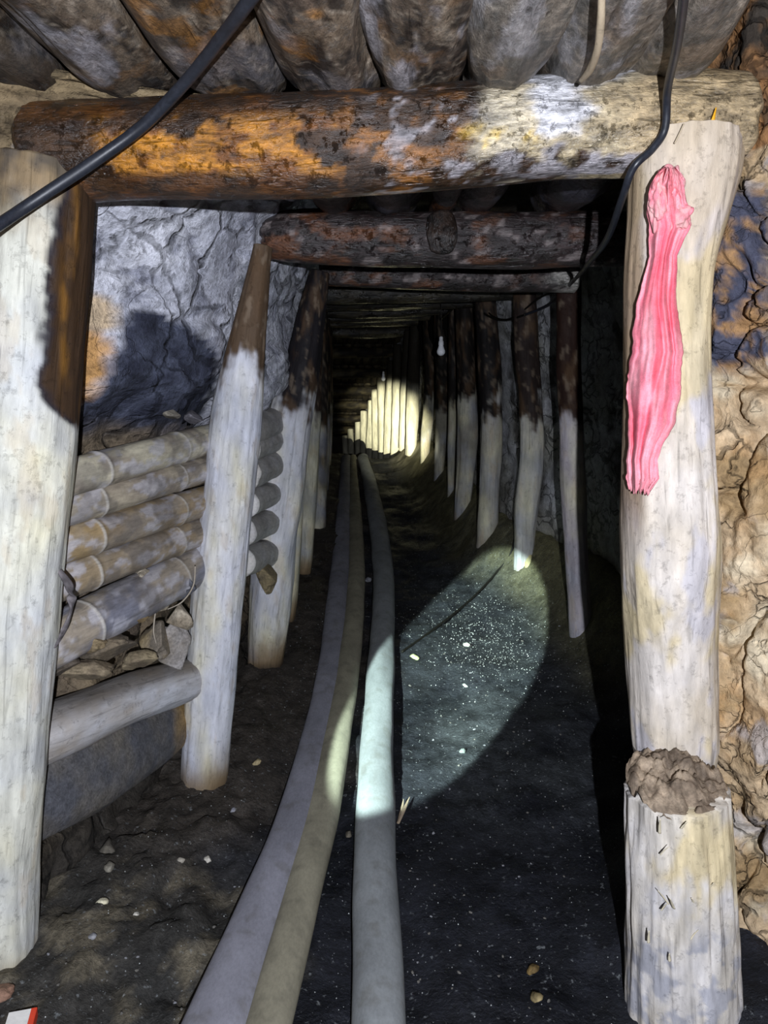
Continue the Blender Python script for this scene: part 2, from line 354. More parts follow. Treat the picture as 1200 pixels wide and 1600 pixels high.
def wl_col(p):
    px, py = pix(p); j = 9 * n1(p, 22, 1) + 6 * n1(p, 7, 4); x, y = px + j, py + 8 * n1(p, 22, 9) + 6 * n1(p, 7, 8)
    c = mix(hx('bdbfcc'), hx('dcdde6'), .5 + fb(p, 5, 2))
    c = mix(c, hx('8d8f9e'), sm(.15, .5, fb((p[0] * .6, p[1], p[2] + p[1] * .6), 11, 6)) * .8)
    if p[1] < 3.2:
        ss = sum(inpoly(x + a_, y + b_, SLATE) for a_, b_ in ((0, 0), (4, 0), (-4, 0), (0, 4), (0, -4))) / 5
        if ss > 0: c = mix(c, mix(hx('343746'), hx('555a6c'), .45 + fb(p, 16, 3)), ss)
        for pg, ca in ((ORANGE, hx('cf9f66')), (ORANGE2, hx('d8c0a0'))):
            so = sum(inpoly(x + a_, y + b_, pg) for a_, b_ in ((0, 0), (7, 0), (-7, 0), (0, 7), (0, -7), (4, 4), (-4, -4), (4, -4), (-4, 4))) / 9
            c = mix(c, mul(ca, .95 + .3 * fb(p, 9, 3)), so * (1 - ss))
    low = 1 - sm(1.18, 1.28, p[2] + .05 * fb(p, 6, 1))
    c = mix(c, mix(hx('8a7a62'), hx('5b5045'), .5 + fb(p, 7, 13)), low)
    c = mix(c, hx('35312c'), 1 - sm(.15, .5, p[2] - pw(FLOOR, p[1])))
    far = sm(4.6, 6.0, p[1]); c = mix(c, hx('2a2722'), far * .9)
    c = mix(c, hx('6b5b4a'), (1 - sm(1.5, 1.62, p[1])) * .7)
    if py < 200 or (px < 45 and py < 330): c = mix(hx('8a785a'), hx('5a4d3c'), .5 + fb(p, 12, 3))
    return c
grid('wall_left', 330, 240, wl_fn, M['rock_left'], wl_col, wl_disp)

SL_R = [(1090, 345), (1150, 290), (1205, 300), (1205, 560), (1140, 590), (1090, 560)]
def wr_umap(u):
    if u < .42: return .06 * (u / .42) ** 1.0
    return .06 + .94 * ((u - .42) / .58) ** 1.5
def wr_fn(u, v):
    Y = 1.05 + u * 13.8
    zt = pw(ROOF, Y) + .5; zb = pw(FLOOR, Y) - .15
    z = lerp(zb, zt, v)
    x = pw(WR, Y)
    if Y < 2: x += .11 * (1 - sm(.15, .55, z)) * sm(1.0, 1.3, Y) + .05 * math.sin(z * 3.1 + 1)*.4
    else: x -= .12 * sm(1.5, 2.2, z)
    return V((x, Y, z))
def wr_disp(p):
    nearf = 1 - sm(2.0, 2.4, p[1])
    d = .03 * fb(p, 3.5, 7) + .012 * fb(p, 13, 2)
    if nearf > 0:
        r = ridge((p[0] + .25 * n1(p, 4, 2), p[1] + .2 * n1(p, 4, 7), p[2] * .6 + .2 * n1(p, 5, 1)), 5.5, 2)
        d += nearf * (-.055 * (1 - sm(0, .13, r)) * sm(-.1, .25, n1(p, 5, 8)) + .035 * fb((p[0], p[1], p[2] * .6), 7, 4, 5) - .03 * (1 - sm(0, .10, abs(n1((p[0], p[1], p[2] * .5), 9, 12)))) * sm(-.1, .2, n1(p, 4, 18)))
        r2 = ridge((p[0], p[1], p[2]), 19, 5); d += nearf * (-.006 * (1 - sm(0, .2, r2)) * sm(0, .3, n1(p, 6, 28)) + .008 * fb(p, 34, 6))
    else:
        d -= .02 * (1 - sm(0, .08, ridge((p[0], p[1], p[2] * .35), 4, 9)))
    return -d
def wr_col(p):
    px, py = pix(p); x, y = px + 10 * n1(p, 25, 1), py + 14 * n1(p, 20, 9)
    if p[1] < 2.1:
        c = mix(hx('c9b08e'), hx('a58a64'), .5 + 1.1 * fb(p, 8, 2))
        c = mix(c, hx('dccdb0'), sm(.05, .5, fb(p, 6, 8)) * .8)
        c = mix(c, hx('b58a58'), sm(.2, .5, fb(p, 9, 21)) * .4)
        c = mix(c, hx('a7a6ac'), sm(.25, .45, fb(p, 7, 31)) * .6)
        sl = sum(inpoly(x + a_, y + b_, SL_R) for a_, b_ in ((0, 0), (12, 0), (-12, 0), (0, 12), (0, -12))) / 5
        if sl > 0: c = mix(c, mix(hx('4a4c5c'), hx('a58058'), sm(.0, .5, fb(p, 16, 3, 6))), sl)
        if p[2] > 1.85: c = mix(hx('9a7048'), hx('3d362f'), .45 + 1.5 * fb(p, 12, 5))
        return c
    c = mix(hx('b4b5ba'), hx('8e8d86'), .5 + fb(p, 4, 2))
    c = mix(c, hx('3a3630'), sm(.15, .5, fb((p[0], p[1], p[2] * .3), 10, 6)) * .8)
    c = mix(c, hx('8a8258'), (1 - sm(.2, .7, p[2] - pw(FLOOR, p[1]))) * .5)  # yellow-green torch light at the wall foot, painted into the rock colour
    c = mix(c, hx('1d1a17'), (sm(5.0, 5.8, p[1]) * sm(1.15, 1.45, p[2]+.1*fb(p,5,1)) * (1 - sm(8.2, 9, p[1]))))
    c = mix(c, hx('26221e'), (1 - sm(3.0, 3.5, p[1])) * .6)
    return c
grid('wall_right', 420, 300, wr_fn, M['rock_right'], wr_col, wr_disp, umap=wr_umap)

def ceil_fn(u, v):
    Y = .6 + u ** 1.5 * 14.4; x = lerp(pw(WL, Y) - .1, pw(WR, Y) + .25, v)
    hh = .40 if Y < 3.2 else lerp(.40, .20, sm(3.2, 5, Y))
    return V((x, Y, pw(ROOF, Y) + hh + .03 * fb((x, Y, 0), 3, 1)))
def ceil_col(p):
    c = mix(hx('2b2621'), hx('4a3e30'), .5 + fb(p, 4, 3))
    if p[0] > .45 and p[1] < 2.2: c = mix(c, hx('9a7048'), .4 + fb(p, 9, 3))
    if 1.7 < p[1] < 3.4: c = mix(c, hx('a9abb8'), sm(.0, .15, fb(p, 3, 6)) * .9)
    return c
grid('ceiling', 200, 70, ceil_fn, M['rock_dark'], ceil_col, lambda p: .02 * fb(p, 9, 2))
grid('wall_back', 30, 30, lambda u, v: V((lerp(-1.6, .2, u), 14.7, lerp(-2, 1.4, v))), M['rock_dark'], lambda p: mix(hx('2b2621'), hx('4a4436'), .5 + fb(p, 3, 3)), lambda p: .06 * fb(p, 2, 2))

# ------------------------------------------------------------------ cap beams
def px_r(r, Y): return r * (Y * 1.02) / F
def beam(name, keys, Y, mat, cfn, **kw):
    pts = [at(k[0], k[1], k[3] if len(k) > 3 else Y) for k in keys]
    rad = [px_r(k[2], Y) for k in keys]
    return sweep(name, pts, rad, mat, cfn, **kw)
def beam1_col(p, s, th):
    px, py = pix(p)
    a = fb((p[0] * .6, p[1], p[2]), 16, 3); b = fb((p[0] * .5, p[1], p[2]), 30, 9); lo = fb((p[0] * .5, p[1], p[2]), 6, 17)
    c = mix(hx('2e1e12'), hx('47301c'), .5 + b)
    band = sm(165, 200, py) * (1 - sm(262, 280, py))
    c = mix(c, mix(hx('b87a24'), hx('7a4a1c'), sm(-.05, .3, b)), sm(-.08, .12, a + .5 * lo + .2 * b) * band * (1 - sm(540, 660, px)) * sm(120, 200, px))
    c = mix(c, hx('7a4a1e'), sm(.0, .3, a) * (1 - band) * .4)
    c = mix(c, hx('8a5a28'), sm(.05, .3, a) * sm(500, 560, px) * (1 - sm(700, 760, px)))
    c = mix(c, hx('b9b6bc'), sm(.10, .3, b + lo * .5) * sm(540, 620, px) * .6)
    px += 70 * lo + 50 * a; py += 25 * a + 20 * b
    right = sm(690, 760, px)
    pal = mix(hx('cfc4ad'), hx('b8a888'), .5 + lo)
    pal = mix(pal, hx('e0b93f'), sm(-.1, .2, fb(p, 9, 21)) * sm(195, 215, py) * (1 - sm(800, 900, px)) * .9)
    pal = mix(pal, hx('e2e3ec'), sm(820, 850, px) * (1 - sm(940, 980, px)) * (1 - sm(200, 225, py)) * .8)
    pal = mix(pal, hx('a98f68'), sm(960, 1040, px) * .6)
    c = mix(c, pal, right * (1 - sm(238, 256, py - 0.02 * (px - 700) + 30 * a)))
    return c
b1 = beam('cap_beam', [(62, 238, 66), (120, 238, 66), (200, 236, 65), (420, 231, 70), (640, 219, 69), (860, 202, 68), (1010, 196, 70), (1150, 190, 62)], 1.60, M['wet_wood'], beam1_col,
          nring=72, n=260, lump=.035, fibre=.012, seed=2.2, rough_end=.02)
props(b1, 'nearest cap beam, a thick log across the frame, orange-stained left, pale right', 'beam', 'cap beams across the drift')
def dark_beam(seed, pale_right=None, rust=.5):
    def f(p, s, th):
        a = fb((p[0] * .5, p[1], p[2]), 16, seed); b = fb((p[0] * .5, p[1], p[2]), 30, seed + 9)
        c = mix(hx('241c1a'), hx('3c3030'), .5 + b)
        c = mix(c, hx('75482a'), sm(.05, .3, a) * rust * (1 - sm(.35, .9, s)) + sm(.2, .4, a) * rust * .4)
        c = mix(c, hx('a89c98'), sm(.33, .5, b) * .5)
        if pale_right: c = mix(c, hx('a8a49c'), sm(pale_right, pale_right + .07, s + .1 * a))
        return c
    return f
b2 = beam('cap_beam', [(418, 372, 30), (470, 370, 38), (620, 374, 38), (790, 376, 40), (960, 374, 38), (1040, 374, 36)], 2.5, M['wet_wood'], dark_beam(5), nring=56, n=160, lump=.04, fibre=.015, seed=7.1, rough_end=.015)
props(b2, 'second cap beam, a dark wet rusty-brown log behind the pale front frame', 'beam', 'cap beams across the drift')
b3 = beam('cap_beam', [(505, 424, 20), (620, 428, 21), (760, 432, 22), (898, 434, 22)], 3.4, M['wet_wood'], dark_beam(9, .86), nring=40, n=110, lump=.05, fibre=.015, seed=3.9, rough_end=.01)
props(b3, 'third cap beam, thin dark log with a pale right end just under the second', 'beam', 'cap beams across the drift')

# stub of dark wood strapped down over the second beam
st = sweep('hanging_strip', [at(688, 335, 2.40), at(690, 350, 2.395), at(692, 372, 2.39), at(690, 392, 2.40)], [px_r(18, 2.4), px_r(22, 2.4), px_r(22, 2.4), px_r(16, 2.4)], M['wet_wood'], lambda p, s, th: mix(hx('1b1614'), hx('3a2c24'), .5 + fb(p, 30, 2)), nring=24, n=30, flat=.35, lump=.08, seed=4, up=V((0, 1, 0)))
props(st, 'short dark wooden strip hanging over the middle of the second beam', 'wooden strip')

far_beams = [4.4, 5.3, 6.2, 7.1, 8.0, 8.9, 9.7, 10.5, 11.3, 12.1, 12.9, 13.7]
names_b = ['fourth cap beam, dim log close under the third beam, first of the dark far roof']
proto = None
for i, Y in enumerate(far_beams):
    xl, xr = pw(WL, Y) + .02, pw(WR, Y) - .06; z = pw(ROOF, Y) + .06
    o = sweep('cap_beam', [(xl, Y, z - .01), ((xl + xr) / 2, Y + .02, z + .012 * math.sin(i * 2.3)), (xr, Y, z + .01)], [.065, .07, .06], M['mud_wood'] if i > 5 else M['wet_wood'],
              (lambda sd: (lambda p, s, th: mix(hx('1c1814'), hx('4f4733'), .2 + fb((p[0] * .5, p[1], p[2]), 12, sd))))(i * 1.7), nring=24, n=40, lump=.08, fibre=.03, seed=i * 1.9 + 20)
    lab = 'fourth cap beam, dim log first below the pale-ended third beam' if i == 0 else ('dim grey cap beam across the far dark roof, before the torch spot' if i < 6 else 'far cap beam of the descending roof beside the torch-lit posts')
    props(o, lab, 'beam', 'cap beams across the drift' if i == 0 else ('dim far cap beams' if i < 6 else 'descending far cap beams'))
# roof planks (lagging) between the far beams, seen as slats
random.seed(5)
k = 0
for i in range(len(far_beams) - 1):
    Y0, Y1 = far_beams[i], far_beams[i + 1]
    xl, xr = pw(WL, Y0) + .1, pw(WR, Y0) - .15
    nn = 6
    for j in range(nn):
        x = lerp(xl, xr, (j + .5) / nn); dx = pw(WL, Y1) - pw(WL, Y0)
        z0, z1 = pw(ROOF, Y0) + .155, pw(ROOF, Y1) + .155
        sd = random.random() * 50
        o = sweep('roof_plank', [(x, Y0 - .1, z0), (x + dx * .5, (Y0 + Y1) / 2, (z0 + z1) / 2 + .01), (x + dx, Y1 + .1, z1)], [.05, .055, .05], M['mud_wood'],
                  (lambda sd: (lambda p, s, th: mix(hx('1f1b17'), hx('4c4434'), .3 + fb((p[0], p[1] * .4, p[2]), 10, sd))))(sd), nring=10, n=8, flat=.35, lump=.08, fibre=.02, seed=sd)
        props(o, 'dark roof plank laid lengthwise above the dim far cap beams', 'roof plank', 'far roof planks')
        k += 1

# ------------------------------------------------------------------ roof logs over the nearest beam
rl = [(-60, 150, 70, -700, 0, 'dark roof log in the top left corner of the drift, above the front left post'), # px at beam, py of bottom end, width px, near px, tone
    (75, 120, 62, -260, 0, 'leftmost roof log above the nearest beam, colour darkened as if half in shadow'),
    (215, 118, 72, 40, 1, 'roof log with a bluish white smear, second from the left above the nearest beam'),
    (375, 112, 74, 270, 2, 'roof log with an orange blotch crossing behind the thick black cable'),
    (520, 105, 72, 470, 3, 'brown wavy-grained roof log above the middle left of the nearest beam'),
    (650, 84, 66, 640, 4, 'grey-brown roof log above the middle of the nearest beam'),
    (775, 72, 70, 800, 5, 'wide greenish grey roof log, left of the one with a pale root on it'),
    (905, 66, 66, 960, 6, 'roof log carrying a thin pale root, second from the right above the nearest beam'),
    (1010, 70, 45, 1110, 7, 'pale grey roof log at the right end of the row above the nearest beam')]
def rl_col(tn):
    def f(p, s, th):
        px, py = pix(p)
        a = fb((p[0], p[1] * .5, p[2]), 9, tn * 3); b = fb((p[0] * 1.2, p[1] * .35, p[2]), 26, tn + 9); wv = n1((p[0] + .3 * a, p[1] * .6, p[2]), 20, tn)
        c = mix(hx('53463c'), hx('7a6b5a'), .5 + a)
        c = mix(c, hx('241e1b'), sm(.0, .3, b + .5 * wv) * .85)
        wq = n1((p[0] + .12 * n1(p, 7, tn), p[1] * .7 + .12 * n1(p, 6, tn + 3), p[2]), 16, tn * 5); c = mix(c, hx('b0a290'), (1 - sm(0, .10, abs(wq))) * .55)
        c = mix(c, hx('97682f'), sm(.28, .5, fb(p, 9, 40 + tn)) * (.7 if tn in (2, 3) else .25))
        c = mix(c, hx('a9a6ac'), sm(.12, .4, fb((p[0], p[1] * .5, p[2]), 11, 60 + tn * 2)) * (.75 if tn in (1, 5, 6, 7, 4) else .3))
        c = mul(c, {0: .35, 1: .75, 2: .85}.get(tn, 1))  # shade at the left end painted in by darkening these logs
        if tn in (5, 6, 7): c = mix(c, hx('8f8c84'), .35)
        return c
    return f
for i, (px, py, wd, npx, tn, lab) in enumerate(rl):
    r = px_r(wd * 1.12, 1.55)
    e = at(px, py, 1.66); e.z = 1.93 + r * .95 + (.0 if i < 4 else .01)
    nx = (npx - 600) / F * 1.15
    mid = V((lerp(nx, e.x, .55), 1.34, e.z - .012)); near = V((nx, .85, e.z + .03))
    o = sweep('roof_log', [near, mid, V((e.x, 1.55, e.z - .01)), e + V((0, .04, 0))], [r * 1.05, r * 1.04, r, r * .86], M['roof_wood'], rl_col(tn), nring=80, n=170, lump=.17, fibre=.028, seed=i * 3.1 + 1, rough_end=.03, endround=.3)
    props(o, lab, 'roof log', 'roof logs over the nearest beam')
# root on the log
rt = sweep('pale_root', [at(940, -25, 1.16), at(939, 30, 1.22), at(934, 75, 1.29), at(922, 108, 1.37), at(908, 126, 1.43)], [.005, .006, .006, .006, .004], M['mud_wood'], lambda p, s, th: hx('b5a58c'), nring=10, n=50, lump=.2, seed=9)
props(rt, 'thin pale root running down the roof log near the right', 'root')
# second set between first and second beam
rl2 = [(525, 42, 0), (612, 46, 1), (690, 20, 2), (742, 40, 3), (872, 44, 4)]
for i, (px, wd, tn) in enumerate(rl2):
    r = px_r(wd, 2.4)
    e = at(px, 330, 2.50); e.z = at(px, 338, 2.5).z + r * .98
    o = sweep('roof_log', [e + V((-.02, -.62, -.04)), e + V((0, -.3, -.02)), e + V((0, .08, .0))], [r, r * 1.02, r * .9], M['wet_wood'],
              (lambda tn: (lambda p, s, th: mix(mix(hx('1e1a1c'), hx('3b3030'), .5 + fb(p, 12, tn)), hx('6e4426') if tn in (0, 2) else hx('50505e'), sm(.0, .4, fb(p, 10, tn + 5)) * .8)))(tn), nring=36, n=50, lump=.09, fibre=.02, seed=tn * 2.7 + 3, rough_end=.01)
    props(o, ['reddish brown roof log resting on the left end of the second beam', 'dark roof log second from the left on the second beam', 'narrow rusty roof log over the middle of the second beam', 'dark roof log just right of the narrow rusty one on the second beam', 'black wet roof log at the right end of the second beam'][i], 'roof log', 'roof logs over the second beam')

# ------------------------------------------------------------------ posts
def post(keys, Y, cfn, label, mat='mud_wood', group=None, **kw):
    pts = [at(k[0], k[1], (k[3] if len(k) > 3 else Y)) for k in keys]
    rad = [px_r(k[2], Y) for k in keys]
    b = pts[0]
    kw.setdefault('nring', 40); kw.setdefault('n', 120)
    o = sweep('timber_post', pts, rad, M[mat], cfn, rough_end=.0, endround=.15, **kw)
    return props(o, label, 'post', group)
def p1_col(p, s, th):
    px, py = pix(p)
    base = post_col(1.0, 9, base_z=-.12, pale=hx('d4d3c6'))(p, s, th)
    base = mix(base, mix(hx('7a6444'), hx('3c2e20'), .5 + 1.3 * fb(p, 14, 6)), .92 * sm(1.60, 1.74, p[2] + .04 * fb(p, 12, 8)))
    j = 12 * n1(p, 18, 3) + 7 * n1(p, 50, 8)
    edge = pw([(250, 120), (300, 100), (350, 78), (450, 72), (530, 68), (600, 62), (640, 78), (665, 105)], py)
    k_ = sm(-6, 6, px + j - edge) * sm(-6, 6, 662 + (px - 110) * .6 - py - j)
    if k_ > 0:
        t = sm(edge, edge + 22, px + j)
        d = mix(hx('201f28'), hx('38281a'), t)
        d = mix(d, hx('74501f'), sm(88, 100, px) * (1 - sm(118, 128, px)) * sm(-.2, .3, fb((p[0], p[1], p[2] * .3), 14, 4)) * .8)
        return mix(base, d, k_)
    return base
LG = 'left row of timber posts'; RG = 'right row of timber posts'
post([(-30, 1575, 70), (-18, 1480, 74), (-12, 1300, 76), (4, 1080, 77), (25, 820, 77), (45, 600, 76), (60, 400, 75), (68, 262, 74)], 1.60, p1_col,
     'thick pale front post at the left edge with a dark brown stained upper right side', group=LG, nring=100, n=330, lump=.05, fibre=.02, seed=1.3)
def p2_col(p, s, th):
    c = post_col(2.0, 1.385, base_z=-.02, pale=hx('d9dae2'), upper=hx('574636'), streak=.15)(p, s, th)
    return c
post([(322, 1262, 34), (320, 1200, 37), (331, 1050, 39), (344, 900, 40), (358, 780, 38), (369, 660, 37), (381, 580, 31), (393, 500, 24), (405, 420, 16), (411, 385, 14)], 2.38, p2_col,
     'white-coated left post, second from the camera, with brown neck under the second beam', group=LG, nring=64, n=260, lump=.06, fibre=.022, seed=5.3)
post([(414, 1085, 24), (414, 1040, 26), (420, 960, 31), (430, 850, 33), (441, 750, 34), (452, 660, 33), (466, 600, 28), (478, 540, 24), (489, 480, 19), (500, 425, 14)], 3.27, post_col(7.0, 1.31, base_z=.12, pale=hx('cfcfd4'), streak=.2, upper=hx('1c191c')),
     'third post on the left, white below and blackened above, beside the second', group=LG, nring=52, n=220, lump=.09, fibre=.035, seed=8.3)
post([(446, 985, 12), (452, 930, 13), (461, 820, 12), (469, 700, 11), (478, 600, 9), (488, 500, 8)], 3.8, post_col(9.0, 1.28, base_z=.15, pale=hx('b8b49a')),
     'narrow yellowish post half hidden behind the third left post', group=LG, nring=28, n=120, lump=.09, fibre=.035, seed=18.3)
post([(474, 895, 11), (477, 860, 12), (483, 760, 13), (488, 680, 12), (494, 580, 9), (498, 500, 7), (501, 440, 6)], 4.5, post_col(11.0, 1.30, base_z=.25, pale=hx('aaa794')),
     'slender left post with greyish lower half, last one clear of the dark', group=LG, nring=28, n=120, lump=.09, fibre=.035, seed=28.3)
for i, (Y, px) in enumerate(((5.6, 503), (6.8, 509), (8.0, 514))):
    xb = (px - 600) / F * Y * 1.03
    o = sweep('timber_post', [(xb - .03, Y, floor_z(xb, Y) - .06), (xb, Y, 1.3), (xb + .01, Y, pw(ROOF, Y) + .0)], [.07, .065, .06], M['mud_wood'], post_col(30 + i, 1.25, pale=hx('5b564a'), upper=hx('1d1916')), nring=20, n=50, lump=.06, seed=40 + i)
    props(o, ['dark far left post just behind the slender greyish one', 'middle one of the three dark posts far along the left', 'farthest dark left post, before the black drop'][i], 'post', LG)

def pr_col(p, s, th):
    px, py = pix(p)
    a = fb((p[0], p[1], p[2] * .5), 10, 3); b = fb((p[0], p[1], p[2] * .25), 30, 6)
    c = mix(hx('d6c9b6'), hx('e4dbd2'), .5 + a)
    c = mix(c, hx('cdc9cf'), sm(.05, .3, fb((p[0], p[1], p[2] * .4), 9, 22)) * .8)
    c = mix(c, hx('d9c79c'), sm(.1, .4, fb((p[0], p[1], p[2] * .5), 7, 29)) * .8)
    c = mul(c, .80 + .2 * b)
    side = 1 - sm(994, 1014, px + 6 * a - 2)
    c = mix(c, hx('86705a'), side * .9 * (1 - sm(760, 900, py)))
    if py < 520: c = mix(c, hx('b5a081'), .5 * (1 - sm(300, 520, py)))
    return c
post([(1056, 1185, 64, 1.68), (1052, 1150, 70, 1.67), (1050, 1000, 72, 1.65), (1046, 860, 72), (1040, 720, 66), (1038, 560, 60), (1042, 430, 63), (1058, 330, 72), (1068, 262, 78), (1070, 222, 78)], 1.60, pr_col,
     'pale front right post with the pink cloth hanging on it, standing on a stump', group=RG, nring=110, n=340, lump=.06, fibre=.022, seed=61.3)
def stump_col(p, s, th):
    px, py = pix(p)
    a = fb((p[0], p[1], p[2] * .5), 12, 3); b = fb((p[0], p[1], p[2] * .25), 34, 6)
    c = mix(hx('cfc7bb'), hx('d8d3d0'), .5 + a)
    px += 60 * a; py += 70 * a
    c = mix(c, hx('d6c290'), sm(1220, 1290, py) * (1 - sm(1360, 1420, py)) * sm(1010, 1050, px) * .75)
    c = mix(c, hx('9a9ca8'), sm(1400, 1500, py) * sm(-.1, .3, fb(p, 18, 8)) * .75)
    c = mul(c, .84 + .25 * b)
    return c
def stump_top(p, s=0, th=0):
    return mix(hx('a3917c'), hx('6e6052'), .5 + 1.3 * fb(p, 18, 3))
sb = sweep('log_stump', [at(1066, 1700, 1.52), at(1066, 1600, 1.52), at(1064, 1450, 1.52), at(1062, 1340, 1.52), at(1056, 1235, 1.52)], [px_r(r, 1.52) for r in (98, 92, 86, 84, 80)], M['mud_wood'], stump_col, nring=150, n=220, lump=.045, fibre=.04, seed=71, endround=.02)
props(sb, 'splintered pale log stump under the front right post, at the lower right', 'stump')
# crumbled earth crown of the stump: a part of its own look
tc_ = at(1056, 1235, 1.52); R0 = px_r(79, 1.52)
vv = []; ff = []; cc = []
nr, na = 26, 90
for i in range(nr + 1):
    f_ = i / nr
    for j in range(na):
        th = 2 * math.pi * j / na; r = R0 * f_
        x, y = r * math.cos(th), r * math.sin(th)
        hgt = .055 * sm(-1.1, 1, y / R0) + .012 * (1 - f_ ** 2) + .022 * fb((x, y, 0), 22, 4) + .012 * fb((x, y, 0), 60, 1) + .012 * (1-f_)
        if f_ > .93: hgt -= .01
        q = tc_ + V((x, y, hgt)); vv.append(q); cc.append(stump_top(q))
for i in range(nr):
    for j in range(na):
        j2 = (j + 1) % na; ff.append((i * na + j, i * na + j2, (i + 1) * na + j2, (i + 1) * na + j))
eo = mkobj('earth_crown', vv, ff, cc, M['stone'], Matrix.Translation(tc_), sb); eo['label'] = 'crumbly brown earth on the broken top'
# splinters on the stump
random.seed(11)
for i in range(14):
    px = random.uniform(985, 1135); py = random.uniform(1280, 1520) if i % 3 else random.uniform(1380, 1450)
    off = px - 1062; rr_ = px_r(86, 1.52); x = off / F * 1.52
    dy = math.sqrt(max(.0002, rr_ ** 2 - min(x * x, rr_ ** 2 * .96)))
    p0 = at(px, py, 1.52 - dy + .004)
    L_ = random.uniform(.018, .055); an = random.uniform(-.5, .5) + math.pi / 2 + random.choice((0, 0, .5))
    dirv = V((math.cos(an), -random.uniform(.15, .6), math.sin(an))).normalized()
    sweep('splinter', [p0, p0 + dirv * L_ * .5, p0 + dirv * L_ + V((0, -.003, 0))], [.0035, .003, .0006], M['mud_wood'], lambda p, s, th: hx('cfc5ac'), nring=6, n=6, flat=.5, parent=sb, seed=i)

post([(909, 1005, 17), (906, 960, 18), (900, 850, 18), (893, 700, 18), (889, 560, 18), (888, 440, 18)], 3.57, post_col(13.0, 1.25, pale=hx('b3abb0'), upper=hx('2a1a14')),
     'right post standing at the edge of the black shadow, pinkish grey strip lit', group=RG, nring=36, n=150, lump=.09, fibre=.035, seed=81.3)
pb = post([(812, 925, 9), (816, 890, 13), (822, 800, 18), (831, 700, 18), (828, 620, 18), (822, 540, 18), (819, 440, 18)], 4.36, post_col(14.0, 1.27, base_z=.18, pale=hx('c3c0b8'), upper=hx('2c2320')),
     'right post with a forked foot in the lit floor patch', group=RG, nring=40, n=180, lump=.11, fibre=.04, seed=91.3)
ft = sweep('fork_foot', [at(832, 925, 4.30), at(829, 895, 4.30), at(824, 862, 4.34)], [px_r(9, 4.3), px_r(8, 4.3), px_r(6, 4.3)], M['mud_wood'], lambda p, s, th: hx('b9b084'), nring=18, n=24, lump=.12, seed=3, parent=pb)
post([(758, 880, 13), (760, 850, 15), (765, 750, 16), (767, 660, 17), (764, 560, 17), (756, 450, 15)], 4.8, post_col(15.0, 1.30, base_z=.28, pale=hx('b5b0a4'), upper=hx('1d1a1a')),
     'right post just left of the fork-footed one, pale lower half ending in yellowish mud', group=RG, nring=36, n=150, lump=.11, fibre=.04, seed=101.3)
post([(719, 830, 9), (722, 790, 12), (730, 690, 15), (729, 600, 14), (726, 450, 14)], 5.45, post_col(16.0, 1.33, base_z=.36, pale=hx('9a968c'), upper=hx('1c1816')),
     'right post fourth from the shadow edge, immediately right of the narrow stick-like post', group=RG, nring=32, n=120, lump=.11, fibre=.04, seed=111.3)
post([(703, 800, 5), (706, 700, 6), (708, 600, 6.5), (707, 450, 6.5)], 5.9, post_col(17.0, 1.34, pale=hx('a9a48c'), upper=hx('1c1816')),
     'very narrow stick-like right post between two wider ones', group=RG, nring=20, n=90, lump=.11, fibre=.04, seed=121.3)
post([(683, 765, 6), (688, 700, 9), (692, 620, 12), (690, 450, 11)], 6.5, post_col(18.0, 1.32, pale=hx('8d897a'), upper=hx('15120f')),
     'dark right post directly behind the larger hanging bulb', group=RG, nring=24, n=90, lump=.11, fibre=.04, seed=131.3)
post([(662, 742, 6), (666, 680, 8), (672, 600, 9), (668, 460, 9)], 7.3, post_col(19.0, 1.36, pale=hx('a09c86'), upper=hx('1c1914')),
     'dim right post first to the left of the larger hanging bulb', group=RG, nring=24, n=90, lump=.08, fibre=.025, seed=141.3)
far_posts = [(645, 8.1, 9), (633, 8.8, 7), (620, 9.4, 7), (608, 10.0, 7), (598, 10.6, 6.5), (588, 11.2, 6), (578, 11.8, 6), (568, 12.4, 5.5), (559, 13.0, 5), (550, 13.6, 5), (541, 14.1, 5)]
for i, (px, Y, rp) in enumerate(far_posts):
    b = at(px, 700, Y); zf = floor_z(b.x, Y) - .05; zt = pw(ROOF, Y) + .05
    r = px_r(rp, Y)
    ln = random.uniform(-.03, .03)
    o = sweep('timber_post', [(b.x - .02, Y, zf), (b.x, Y, lerp(zf, zt, .5)), (b.x + ln, Y, zt)], [r, r * 1.05, r * .9], M['mud_wood'],
              (lambda sd, lo: (lambda p, s, th: mix(mul(hx('cdc8b0'), .8 + .35 * fb((p[0], p[1], p[2] * .25), 16, sd)), hx('2c2820'), sm(-.02, .12, p[2] - lo + .1 * n1(p, 5, sd)))))(i * 2.3, pw([(8, 1.45), (10, 1.62), (14, 1.3)], Y)), nring=22, n=60, lump=.08, fibre=.03, seed=150 + i)
    props(o, 'pale far post lit yellow by the torch at the bend' if i else 'pale post at the right rim of the torch-lit spot', 'post', 'torch-lit far posts' if i else RG)

